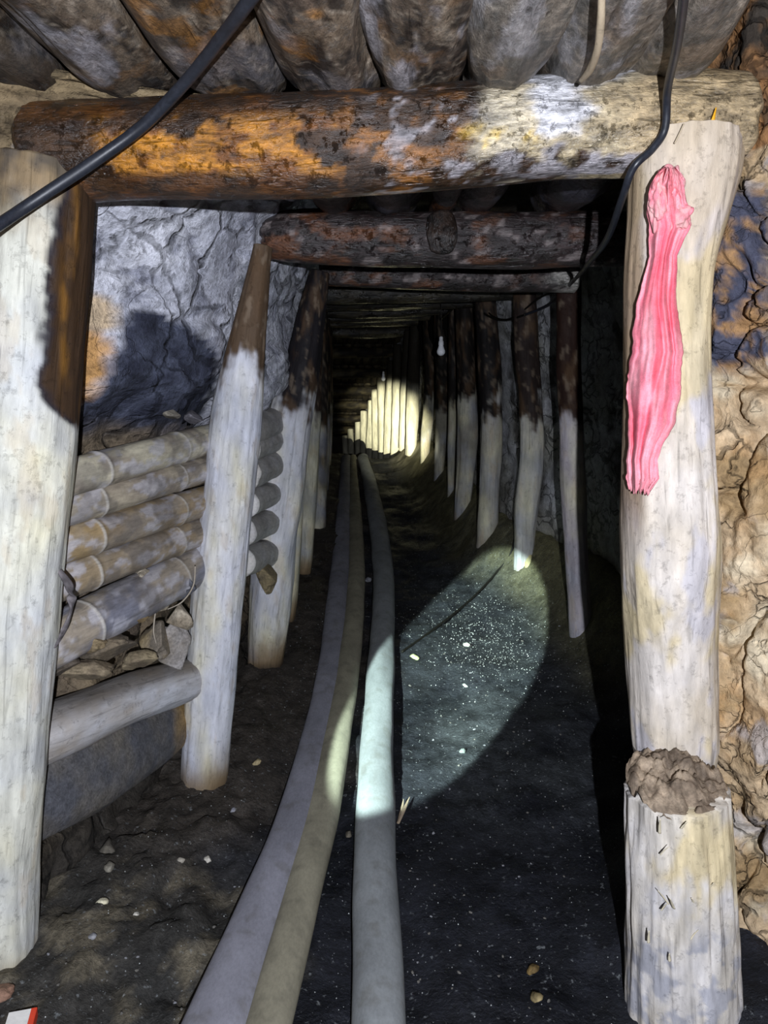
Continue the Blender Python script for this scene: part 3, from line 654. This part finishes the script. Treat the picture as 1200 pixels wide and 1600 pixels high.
# ------------------------------------------------------------------ side lagging poles on the left wall
def pole_col(sd, tint):
    def f(p, s, th):
        a = fb((p[0], p[1] * .5, p[2]), 14, sd); b = fb((p[0], p[1] * .3, p[2]), 30, sd + 3)
        c = mix(hx('9a8f80'), tint, .5 + 1.2 * a); c = mix(c, hx('c0bfc8'), sm(.05, .35, b) * .6)
        c = mix(c, hx('5f5a58'), sm(.12, .4, fb(p, 8, sd + 9)) * .5)
        for kx in (.33, .72):
            if abs(s - kx) < .006: c = mix(c, hx('c9c4bc'), .7)
        return c
    return f
pl = [((60, 760), (335, 684), 30, 22, hx('c4bda6'), 'topmost of the five muddy bamboo poles behind the left posts, palest and ribbed'),
      ((55, 812), (335, 728), 26, 20, hx('b3a893'), 'second bamboo pole from the top on the left wall'),
      ((45, 868), (335, 778), 31, 22, hx('a08a66'), 'third bamboo pole from the top on the left wall, with a ring joint'),
      ((38, 930), (335, 822), 31, 21, hx('97866c'), 'fourth bamboo pole from the top, brownish, on the left wall'),
      ((30, 1030), (335, 868), 44, 30, hx('7b7c88'), 'lowest and thickest bamboo pole on the left wall, bluish grey')]
for i, (a, b, r0, r1, tint, lab) in enumerate(pl):
    o = sweep('bamboo_pole', [at(a[0], a[1], 1.66), at((a[0] + b[0]) / 2 + 6, (a[1] + b[1]) / 2 - 2, 1.98), at(b[0], b[1], 2.50)], [px_r(r0, 1.66), px_r((r0 + r1) / 2, 2.0), px_r(r1, 2.5)], M['pole'], pole_col(i * 3.3, tint), nring=44, n=150, lump=.04, fibre=.008, seed=i * 4.4 + 2, knobs=((.33, .07, .012), (.72, .07, .012)))
    props(o, lab, 'pole', 'bamboo poles on the left wall')
pl2 = [(408, 664, 26), (412, 690, 22), (410, 730, 24), (408, 775, 22), (405, 820, 22), (400, 868, 26)]
for i, (px, py, r) in enumerate(pl2):
    a = at(px - 26, py + 12, 2.66); b = at(px + 26, py - 8, 3.42)
    o = sweep('bamboo_pole', [a, (a + b) / 2, b], [px_r(r, 2.6), px_r(r, 2.75), px_r(r, 2.9)], M['pole'], (lambda g: (lambda p, s, th: mix(g(p, s, th), hx('dcdad8'), .5)))(pole_col(30 + i * 3.3, hx('bdbab6'))), nring=28, n=50, lump=.08, seed=i * 4.4 + 50)
    props(o, ['top', 'second', 'third', 'fourth', 'fifth', 'lowest'][i] + ' grey pole showing between the second and third left posts', 'pole', 'poles between the second and third left posts')
lg = sweep('footing_log', [at(30, 1165, 1.72), at(110, 1130, 1.86), at(200, 1092, 2.08), at(300, 1060, 2.36)], [px_r(50, 1.72), px_r(46, 1.86), px_r(40, 2.05), px_r(34, 2.3)], M['mud_wood'],
           lambda p, s, th: mix(mix(hx('c3c4ca'), hx('a39a90'), .45 + fb((p[0], p[1] * .5, p[2]), 9, 3)), hx('5d5448'), sm(.35, .8, math.sin(th)) * .7), nring=48, n=120, lump=.09, fibre=.02, seed=33)
props(lg, 'thick pale log lying low between the first and second left posts', 'log')
# earth-caked plank under it
pk = sweep('footing_plank', [at(20, 1262, 1.70), at(110, 1220, 1.86), at(200, 1180, 2.08), at(290, 1120, 2.40)], [px_r(70, 1.7), px_r(66, 1.86), px_r(56, 2.05), px_r(36, 2.35)], M['stone'],
           lambda p, s, th: mix(mix(hx('55565c'), hx('6a655e'), .5 + fb(p, 8, 3)), hx('93784a'), sm(.82, .92, s + .06 * n1(p, 12, 2)) * .8), nring=40, n=100, lump=.09, fibre=.035, seed=37, flat=.45, up=V((1, 0, .15)))
props(pk, 'grey mud-caked slab lying under the low pale log at left', 'plank')

# bark strip hanging at post 1
bs = sweep('bark_strip', [at(92, 890, 1.60), at(108, 915, 1.58), at(112, 945, 1.58), at(102, 980, 1.58), at(86, 1012, 1.60)], [.007, .011, .010, .008, .003], M['mud_wood'], lambda p, s, th: mix(hx('4a4648'), hx('7c7678'), .5 + fb(p, 40, 2)), nring=12, n=50, flat=.4, lump=.2, seed=6)
props(bs, 'curled strip of dark bark hanging beside the front left post', 'bark strip')
for i, pts in enumerate(([(305, 885), (302, 915), (285, 940), (262, 952)], [(243, 955), (240, 985), (244, 1005)])):
    o = sweep('dry_twig', [at(x, y, 2.14 - .05 * i) for x, y in pts], [.0022] * (len(pts) - 1) + [.001], M['mud_wood'], lambda p, s, th: hx('a79d8e'), nring=7, n=30)
    props(o, ['thin curved twig close to the second left post under the poles', 'short pale twig hanging over the rubble left of the second post'][i], 'twig')

# ------------------------------------------------------------------ stones
def stone(name, c, size, seed, c0, c1, label, group=None, cat='stone', sub=3, q=None):
    import bmesh
    bm = bmesh.new(); bmesh.ops.create_icosphere(bm, subdivisions=sub, radius=1)
    vs = []; cs = []
    for v in bm.verts:
        n = v.co.normalized(); pl_ = 0
        k_ = 1 + .35 * noise.noise(n * 1.3 + V((seed, seed * 2, 0))) + .12 * noise.noise(n * 4 + V((seed, 0, seed)))
        k_ = min(k_, 1.02 + .1 * noise.noise(n * 2 + V((0, seed, 0))))
        for q_ in range(7):
            pn = V((math.sin(seed * 3 + q_ * 2.4), math.cos(seed * 5 + q_ * 1.9), math.sin(seed * 2 + q_ * 4.1))).normalized(); dd = n.dot(pn) * k_
            lim = .62 + .12 * math.sin(seed + q_ * 7)
            if dd > lim: k_ *= lim / dd
        p = V((n.x * size[0], n.y * size[1], n.z * size[2])) * k_
        v.co = p; vs.append(p.copy())
    rot = Matrix.Rotation(seed * 1.7, 4, 'Z') if q is None else q
    fs = [[w_.index for w_ in f.verts] for f in bm.faces]; bm.free()
    wv = [V(c) + rot @ p for p in vs]
    cs = [mix(c0, c1, .5 + fb(p, 12 if size[0] > .03 else 40, seed)) for p in wv]
    o = mkobj(name, wv, fs, cs, M['stone'], Matrix.Translation(V(c)))
    return props(o, label, cat, group)
rub = [(140, 1045, 1.78, (.07, .05, .03), '8d7f68', '63584a', 'flat brown slab of rock lowest in the rubble at left'),
       (215, 1030, 2.0, (.06, .05, .03), '97896e', '6f6352', 'brown wedge of rock in front of the rounded tan rock'),
       (225, 905, 2.04, (.04, .04, .03), 'c8bda8', '84786a', 'small pale crumb of rock touching the lowest bamboo pole'),
       (280, 965, 2.16, (.05, .05, .045), 'b8ae9c', '8a7d6a', 'pale blocky rock between the speckled rock and the leaning upright rock'),
       (140, 1000, 1.80, (.05, .05, .03), '8c7c60', '655845', 'brown rock right of the small grey rock under the lowest pole'),(160, 1010, 1.86, (.10, .06, .045), '857762', '5c5348', 'large flat brownish rock lying on the low pale log at left'),
       (245, 1000, 2.12, (.06, .05, .06), 'a08e6c', '7d7468', 'rounded tan rock at the right end of the rubble on the low log'),
       (195, 960, 1.96, (.09, .06, .035), '9a8460', '6e5c44', 'crumbling brown rock just under the lowest bamboo pole'),
       (250, 930, 2.10, (.055, .05, .05), 'cfc4ae', '8a7c66', 'white-speckled rock under the right end of the lowest bamboo pole'),
       (110, 985, 1.76, (.045, .05, .03), '7a7a84', '5c5a5c', 'small grey rock under the left end of the lowest bamboo pole'),
       (285, 910, 2.20, (.05, .05, .06), '66676e', '45464c', 'dark grey rock wedged next to the second left post'),
       (270, 1015, 2.18, (.07, .05, .09), 'b3aeac', '8a8278', 'pale upright rock leaning on the second left post'),
       (95, 1040, 1.74, (.05, .05, .025), '6b6157', '4c443b', 'dark brown rock between the front left post and the low pale log'),
       (262, 646, 2.20, (.05, .03, .02), '8a8478', '55504a', 'small rock ledge piece on top of the highest bamboo pole'),
       (302, 652, 2.30, (.05, .03, .022), '77747a', '3c3a40', 'dark split rock above the highest bamboo pole near the second post'),
       (418, 905, 2.9, (.06, .05, .07), '8d7f60', '5f5646', 'brown rock low between the second and third left posts')]
for i, (px, py, Y, sz, a, b, lab) in enumerate(rub):
    p = at(px, py, Y + .03); stone('rock', p, sz, i * 1.37 + .4, hx(a), hx(b), lab, 'rubble behind the left posts', 'rock', sub=5)
def onfloor(px, py):
    lo, hi = .7, 9
    for _ in range(50):
        m_ = (lo + hi) / 2; q = at(px, py, m_)
        if q.z > floor_z(q.x, m_): lo = m_
        else: hi = m_
    q = at(px, py, lo); return V((q.x, lo, floor_z(q.x, lo)))
named = [(161, 1412, 11, 'dcd6bc', 'c9c2a6', 'roundest cream white pebble on the left floor near the front post'),
         (213, 1430, 6, 'cfcbc0', 'bdb9ac', 'small white pebble just right of the round cream pebble'),
         (168, 1332, 20, '6f6a5e', '55504a', 'largest grey-brown stone on the left bank floor'),
         (172, 1358, 11, '8b867a', '6f6a60', 'grey stone directly below the largest one on the left bank'),
         (325, 1345, 8, 'cfcac0', 'a8a296', 'pale angular chip among black grit left of the hoses'),
         (283, 1346, 7, 'a8a296', '8a8478', 'small grey chip left of the pale angular chip'),
         (144, 1466, 8, '8f8f92', '77777a', 'grey pebble on the floor right of the front left post foot'),
         (401, 1194, 8, 'b3a37c', '8d8064', 'tan pebble at the right side of the second left post foot'),
         (364, 1268, 6, 'b0b0b4', '90909a', 'pale grey pebble right of the rusty foot of the second left post'),
         (832, 1518, 14, '8b7448', '5c4c30', 'brown flat stone at the bottom right of the floor'),
         (838, 1562, 14, 'a09068', '7a6c4c', 'pointed tan stone below the brown flat stone at bottom right'),
         (729, 1010, 6, 'e0ead8', 'c8d4c0', 'bright white stone in the middle of the lit floor patch'),
         (727, 1073, 5, 'd8e4d8', 'c0ccc0', 'white flat stone lower in the lit floor patch'),
         (648, 1030, 8, 'd8e0a8', 'c0c890', 'yellow-white stone at the left corner of the lit floor patch'),
         (723, 1176, 7, '8f9a94', '717a78', 'grey triangular stone low in the lit floor patch'),
         (575, 908, 6, '8a8a90', '6a6a70', 'grey stone lying between the middle and right hoses'),
         (545, 1306, 7, '6a6458', '4a463e', 'brown stone between the hoses near the bottom')]
for i, (px, py, rp, a, b, lab) in enumerate(named):
    p = onfloor(px, py); r = rp * p.y * 1.05 / F
    stone('pebble', p + V((0, 0, r * .4)), (r, r * .85, r * .65), i * 2.1 + .3, hx(a), hx(b), lab, None, 'pebble')
random.seed(23)
pv = stone('pebble', (0, 0, -5), (1, .8, .6), 3.3, hx('a8a8ac'), hx('8a8a90'), 'x', None, 'pebble', sub=2)
pvs = [pv]
for sd in (5.1, 7.7): pvs.append(stone('pebble', (0, 0, -5), (1, .8, .6), sd, hx('8d8a84'), hx('6a6660'), 'x', None, 'pebble', sub=2))
zones = [(-150 + 210, 420, 1180, 1590, 46, 'L'), (640, 880, 950, 1250, 60, 'P'), (620, 900, 1250, 1590, 40, 'B')]
first = [True] * 3
for (x0, x1, y0, y1, cnt, tag_) in zones:
    for i in range(cnt):
        px, py = random.uniform(x0, x1), random.uniform(y0, y1)
        if tag_ == 'P' and (px < 640 + (1010 - py) * 1.4 and py < 1010): continue
        p = onfloor(px, py)
        vi = random.randrange(3)
        if first[vi]: o = pvs[vi]; first[vi] = False
        else: o = pvs[vi].copy(); C.objects.link(o)
        s = random.uniform(.0025, .0065) * (1.35 if random.random() < .2 else 1)
        o.location = p + V((0, 0, s * .3)); o.scale = (s, s, s); o.rotation_euler = (0, 0, random.uniform(0, 6))
        lab = {'L': 'tiny pale stone chip on the dark floor left of the hoses', 'P': 'tiny glinting stone chip in the lit patch of floor', 'B': 'tiny pale stone chip on the dark floor right of the hoses'}[tag_]
        props(o, lab, 'pebble', {'L': 'stone chips left of the hoses', 'P': 'stone chips in the lit patch', 'B': 'stone chips right of the hoses'}[tag_])
# fine grit: uncountable
gv, gf, gc = [], [], []
for i in range(5200):
    Y = .9 + random.random() ** 1.3 * 5.2; x = random.uniform(pw(WL, Y) + .12, pw(WR, Y) - .12)
    s = random.uniform(.0008, .0026); z = floor_z(x, Y); b = len(gv); an = random.random() * 6
    for kk in range(3):
        gv.append((x + s * math.cos(an + kk * 2.1), Y + s * math.sin(an + kk * 2.1), z - .0005))
    gv.append((x, Y, z + s * 1.1))
    g = random.random() ** 2.2; col_ = mix(hx('3a3a40'), hx('d2d6d4'), g)
    gc += [col_] * 4; gf += [(b, b + 1, b + 3), (b + 1, b + 2, b + 3), (b + 2, b, b + 3)]
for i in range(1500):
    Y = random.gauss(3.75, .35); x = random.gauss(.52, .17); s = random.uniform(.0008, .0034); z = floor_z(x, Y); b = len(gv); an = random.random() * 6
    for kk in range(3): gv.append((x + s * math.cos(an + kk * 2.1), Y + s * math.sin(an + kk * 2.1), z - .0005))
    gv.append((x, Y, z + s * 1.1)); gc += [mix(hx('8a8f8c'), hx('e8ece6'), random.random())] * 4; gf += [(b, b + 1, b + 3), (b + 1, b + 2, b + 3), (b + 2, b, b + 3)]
go = mkobj('grit', gv, gf, gc, M['stone'], smooth=False); props(go, 'fine pale grit scattered over the black floor', 'grit', kind='stuff')

# ------------------------------------------------------------------ hoses
def hose(keys, seed, tint, label, dz=.0, flat=.62, wid=.06):
    pts = []; rad = []
    for (px, py, wp) in keys:
        lo, hi = .9, 9.2
        for _ in range(40):
            m_ = (lo + hi) / 2; q = at(px, py, m_)
            if q.z > pw(FLOOR, m_) + .055 + dz: lo = m_
            else: hi = m_
        q = at(px, py, lo); pts.append(V((q.x, lo, q.z - .005))); rad.append(wp / 2 * (lo * cp + (CAMZ - q.z) * sp_) / F)
    last = pts[-1]; pts.append(last + V((-.0, .25, -.03))); rad.append(rad[-1]); pts.append(last + V((-.02, .7, -.32))); rad.append(rad[-1])
    def cf(p, s, th):
        a = fb((p[0], p[1] * .5, p[2]), 7, seed); b = fb(p, 22, seed + 3)
        c = mix(tint, mul(tint, .8), .5 + a); c = mix(c, hx('5c584e'), sm(.1, .7, b) * .35)
        c = mul(c, 1 + .25 * n1((p[0] * .3, p[1] * 9, 0), 4, seed) * sm(.2, .5, n1((0, p[1], 0), 3, seed)))
        return c
    o = sweep('canvas_hose', pts, rad, M['hose'], cf, nring=40, n=420, lump=.05, fibre=.004, seed=seed, flat=flat)
    return props(o, label, 'hose', 'hoses on the floor')
hose([(300, 1700, 124), (336, 1600, 108), (398, 1440, 78), (455, 1290, 62), (489, 1170, 50), (513, 1060, 40), (525, 950, 33), (532, 880, 29), (537, 800, 22), (540, 750, 18), (541, 716, 15)], 3.0, hx('8e8e98'),
     'leftmost of the three grey canvas hoses along the floor, flattest', .012, .5)
hose([(388, 1700, 80), (418, 1600, 74), (470, 1400, 62), (505, 1260, 52), (529, 1130, 43), (544, 1040, 37), (554, 950, 30), (557, 880, 26), (555, 800, 20), (552, 750, 15), (551, 716, 11)], 9.0, hx('97927f'),
     'middle grey-tan canvas hose, pressed against the leftmost one', .008, .7)
hose([(592, 1700, 92), (592, 1600, 86), (588, 1450, 76), (586, 1300, 64), (589, 1160, 51), (594, 1060, 44), (598, 980, 37), (599, 900, 33), (592, 830, 29), (581, 770, 24), (573, 735, 19), (567, 716, 16)], 15.0, hx('8c9092'),
     'right grey hose, running apart from the joined pair', 0, .78)

# ------------------------------------------------------------------ cables
def cable(pts, r, label, mat='cable', name='power_cable', n=120, cat='cable', lump=.0):
    o = sweep(name, pts, [r] * len(pts), M[mat], lambda p, s, th: (0.02, .02, .02), nring=14, n=n, lump=lump, fibre=0, endround=.1)
    return props(o, label, cat)
cable([at(455, -90, 1.10), at(390, 0, 1.20), at(345, 60, 1.30), at(290, 128, 1.40), at(225, 195, 1.45), at(150, 250, 1.455), at(60, 310, 1.44), at(0, 350, 1.40), at(-90, 410, 1.30)], .0108, 'thick black cable slanting across the upper left in front of the beam')
cable([at(1072, -60, 1.08), at(1068, 0, 1.17), at(1058, 70, 1.30), at(1043, 140, 1.44), at(1039, 200, 1.485), at(1020, 232, 1.49), at(990, 262, 1.495), at(972, 310, 1.55), at(950, 370, 1.75), at(925, 405, 2.1), at(895, 440, 3.2), at(860, 475, 4.0), at(820, 492, 4.25)], .0075, 'black cable looping down over the right end of the nearest beam', n=260)
cable([at(820, 492, 4.2), at(790, 500, 4.5), at(760, 492, 4.7), at(735, 470, 5.1), at(712, 480, 5.5), at(690, 498, 5.9)], .006, 'thin wire sagging between the upper right posts', 'wire', 'wire', cat='wire')
cable([at(905, 455, 3.5), at(850, 462, 4.0), at(800, 497, 4.5), at(770, 494, 4.66), at(750, 470, 5.0)], .005, 'second thin wire crossing above the fork-footed right post', 'wire', 'wire', cat='wire')
fl = []
for (px, py, h) in ((628, 1022, .012), (680, 985, .012), (735, 940, .012), (775, 898, .012), (800, 862, .012)):
    q = onfloor(px, py); fl.append(q + V((0, 0, h)))
fl.append(at(812, 780, 4.42)); fl.append(at(810, 700, 4.45))
cable(fl, .006, 'thin black line curving down the right wall and over the lit floor patch', 'wire', 'floor_line', cat='cord')  # dark line across wall and floor, built as a thin tube

# ------------------------------------------------------------------ bulbs
def lathe(name, prof, c, mat, parent=None, ns=24):
    vs = []; fs = []
    for (r, z) in prof:
        for j in range(ns):
            th = 2 * math.pi * j / ns; vs.append(V(c) + V((r * math.cos(th), r * math.sin(th), z)))
    for k in range(len(prof) - 1):
        for j in range(ns):
            j2 = (j + 1) % ns; fs.append((k * ns + j, k * ns + j2, (k + 1) * ns + j2, (k + 1) * ns + j))
    return mkobj(name, vs, fs, None, mat, Matrix.Translation(V(c)), parent)
def bulb(px, py, Y, s, label):
    c = at(px, py, Y)
    root = bpy.data.objects.new('light_bulb', None); C.objects.link(root); root.location = c; props(root, label, 'light bulb', 'hanging bulbs'); root.empty_display_size = .05
    g = [(.0005, -.032)] + [(.030 * math.sin(t), -.002 - .030 * math.cos(t)) for t in [i * math.pi / 14 for i in range(1, 9)]] + [(.022, .024), (.0165, .042)]
    lathe('globe', [(r * s, z * s) for r, z in g], c, M['bulb'], root)
    lathe('collar', [(r * s, z * s) for r, z in [(.0165, .042), (.019, .046), (.018, .07), (.014, .074), (.014, .098), (.008, .105), (.0005, .106)]], c, M['bulb_base'], root)
    top = V((c.x, c.y, pw(ROOF, Y) + .06)); sweep('cord', [c + V((0, 0, .1 * s)), (c + top) / 2, top], [.0025] * 3, M['wire'], lambda p, s_, th: (.02, .02, .02), nring=8, n=10, parent=root)
bulb(689, 549, 5.0, .92, 'larger white bulb hanging in the dark before the right posts')
bulb(599, 592, 9.2, .85, 'small far white bulb hanging above the torch-lit posts')

# ------------------------------------------------------------------ pink cloth on the right post
ek = [(262, 1036, 1056), (272, 1026, 1064), (290, 1015, 1069), (330, 1012, 1077), (355, 1013, 1081), (372, 1014, 1070), (400, 1014, 1058), (440, 1003, 1057), (475, 994, 1058), (520, 989, 1063), (550, 987, 1068), (587, 979, 1065), (625, 981, 1062), (662, 982, 1054), (692, 981, 1037), (719, 979, 1028), (749, 979, 1029), (768, 983, 1016)]
ck = [(a, (b + c) / 2, (c - b) / 2) for a, b, c in ek]
cy = [(a, b) for a, b, c in ck]; cw = [(a, c) for a, b, c in ck]
vs = []; cs = []; fs = []
NU, NV = 220, 70
random.seed(3)
for i in range(NU + 1):
    t = i / NU
    for j in range(NV + 1):
        u = j / NV * 2 - 1
        py = lerp(262, 768, t)
        pyy = py + (10 * n1((u * 3, 0, 0), 3, 2) + 8 * n1((u * 14, 0, 0), 1, 5)) * sm(.9, 1, t)
        jag = 1 + .06 * n1((t * 20, u > 0, 0), 1, 4) + .03 * n1((t * 60, (u > 0) * 3, 0), 1, 8)
        px = pw(cy, py) + pw(cw, py) * u * jag
        post_c = pw([(262, 1066), (330, 1058), (430, 1042), (560, 1038), (720, 1040), (800, 1043)], py); rp_ = pw([(262, 78), (330, 72), (430, 63), (560, 60), (720, 66)], py)
        off = min(.93, abs(px - post_c) / rp_); dep = px_r(rp_, 1.6) * math.sqrt(1 - off * off)
        ph = u * 4.2 + 2.4 * n1((t * 2.2, u * .8, 0), 1.2, 3) + .5 * t
        fold = .011 * abs(math.sin(ph)) + .0025 * math.sin(ph * 2.6 + t * 7) + .004 * n1((u * 6, t * 7, 0), 1, 7)
        bunch = (1 - sm(.0, .24, t)); fold += bunch * (.020 * fb((u * 1.6, t * 16, 0), 1.2, 3) + .018)
        fold += .010 * (1 - u * u)
        q = at(px, pyy, 1.6 - dep - .016 - fold)
        vs.append(q)
        c = mix(hx('ea7688'), hx('f3a3ae'), .5 + .9 * fb((u * 2, t * 5, 0), 1.2, 3))
        c = mix(c, hx('d9a0a0'), bunch * .35 + .3 * sm(.1, .5, n1((u * 4, t * 12, 0), 1, 9)))
        c = mix(c, hx('dd3d55'), sm(.0, .5, n1((u * 2.5, t * 4, 0), 1, 19)) * .5)
        c = mix(c, hx('b9868a'), sm(.93, 1, t) * .4)
        cs.append(c)
for i in range(NU):
    for j in range(NV):
        fs.append((i * (NV + 1) + j, (i + 1) * (NV + 1) + j, (i + 1) * (NV + 1) + j + 1, i * (NV + 1) + j + 1))
cl = mkobj('pink_cloth', vs, fs, cs, M['cloth'], Matrix.Translation(at(1040, 768, 1.5)))
md = cl.modifiers.new('thick', 'SOLIDIFY'); md.thickness = .002
props(cl, 'long torn pink cloth hanging on the front right post', 'cloth')

def knot_lobe(px, py, sx_, sz_, sd):
    c0 = at(px, py, 1.475)
    import bmesh
    bm = bmesh.new(); bmesh.ops.create_icosphere(bm, subdivisions=5, radius=1)
    wv = []; cs2 = []
    for v in bm.verts:
        n = v.co.normalized(); k_ = 1 + .35 * noise.noise(n * 1.6 + V((sd, 0, sd))) + .16 * abs(math.sin(5 * n.x + 3 * n.z + 3 * noise.noise(n * 2 + V((0, sd, 0)))))
        q_ = c0 + V((n.x * sx_ * k_, n.y * .017 * k_, n.z * sz_ * k_)); wv.append(q_)
        cs2.append(mix(hx('e88a96'), hx('d9a6a4'), .5 + 1.2 * noise.noise(n * 2.5 + V((sd, sd, 0)))))
    fs2 = [[w_.index for w_ in f.verts] for f in bm.faces]; bm.free()
    o = mkobj('knot', wv, fs2, cs2, M['cloth'], Matrix.Translation(c0), cl)
    return o
knot_lobe(1046, 292, .024, .034, 1.0); knot_lobe(1060, 338, .024, .026, 4.0); knot_lobe(1030, 318, .018, .040, 7.0)
# straw, twigs at the beam end
o = sweep('yellow_splinter', [at(1110, 204, 1.50), at(1114, 188, 1.49), at(1119, 168, 1.485)], [.0035, .004, .0015], M['straw'], lambda p, s, th: hx('e0a21c'), nring=8, n=10, flat=.5)
props(o, 'small yellow splinter stuck at the right end of the nearest beam', 'splinter')
o = sweep('dry_twig', [at(1054, 224, 1.49), at(1062, 208, 1.485), at(1069, 193, 1.48)], [.0012, .0012, .0006], M['mud_wood'], lambda p, s, th: hx('b5a58c'), nring=6, n=10)
props(o, 'tiny twig on top of the front right post by the cable', 'twig')
# shred of wood beside the right hose
q = onfloor(622, 1290)
for i in range(2):
    o = sweep('wood_shred', [q + V((0, 0, .008)), q + V((.012 + .01 * i, .05, .02 + .01 * i)), q + V((.02 + .02 * i, .10, .035 + .008 * i))], [.005, .006, .001], M['mud_wood'], lambda p, s, th: hx('8f7f6c'), nring=8, n=12, flat=.4, seed=i)
    props(o, 'frayed brown wood shred on the floor touching the right hose', 'wood shred', 'wood shreds by the right hose')

# card box corner at the bottom left
def box_obj(name, c, dims, rz, mat, parent=None, bev=.001):
    import bmesh
    bm = bmesh.new(); bmesh.ops.create_cube(bm, size=1)
    for v in bm.verts: v.co = V((v.co.x * dims[0], v.co.y * dims[1], v.co.z * dims[2]))
    bmesh.ops.bevel(bm, geom=bm.edges[:], offset=bev, segments=2, affect='EDGES')
    me = bpy.data.meshes.new(name); bm.to_mesh(me); bm.free(); me.materials.append(mat)
    o = bpy.data.objects.new(name, me); C.objects.link(o); o.location = c; o.rotation_euler = (0, 0, rz)
    if parent is not None: o.parent = parent
    return o
q = onfloor(30, 1618)
bx = box_obj('cardboard_packet', q + V((0, 0, .012)), (.055, .085, .022), .25, M['card']); props(bx, 'white and red cardboard packet at the bottom left corner', 'packet')
box_obj('red_flap', (.022, .0, .0), (.0125, .0855, .0226), 0, M['card_red'], bx)['label'] = 'red printed end of the packet'
stone('rock', onfloor(8, 1560) + V((-.02, 0, .01)), (.04, .035, .02), 5.5, hx('9c7a66'), hx('7a5f50'), 'reddish brown stone in the bottom left corner above the packet', None, 'rock', sub=4)
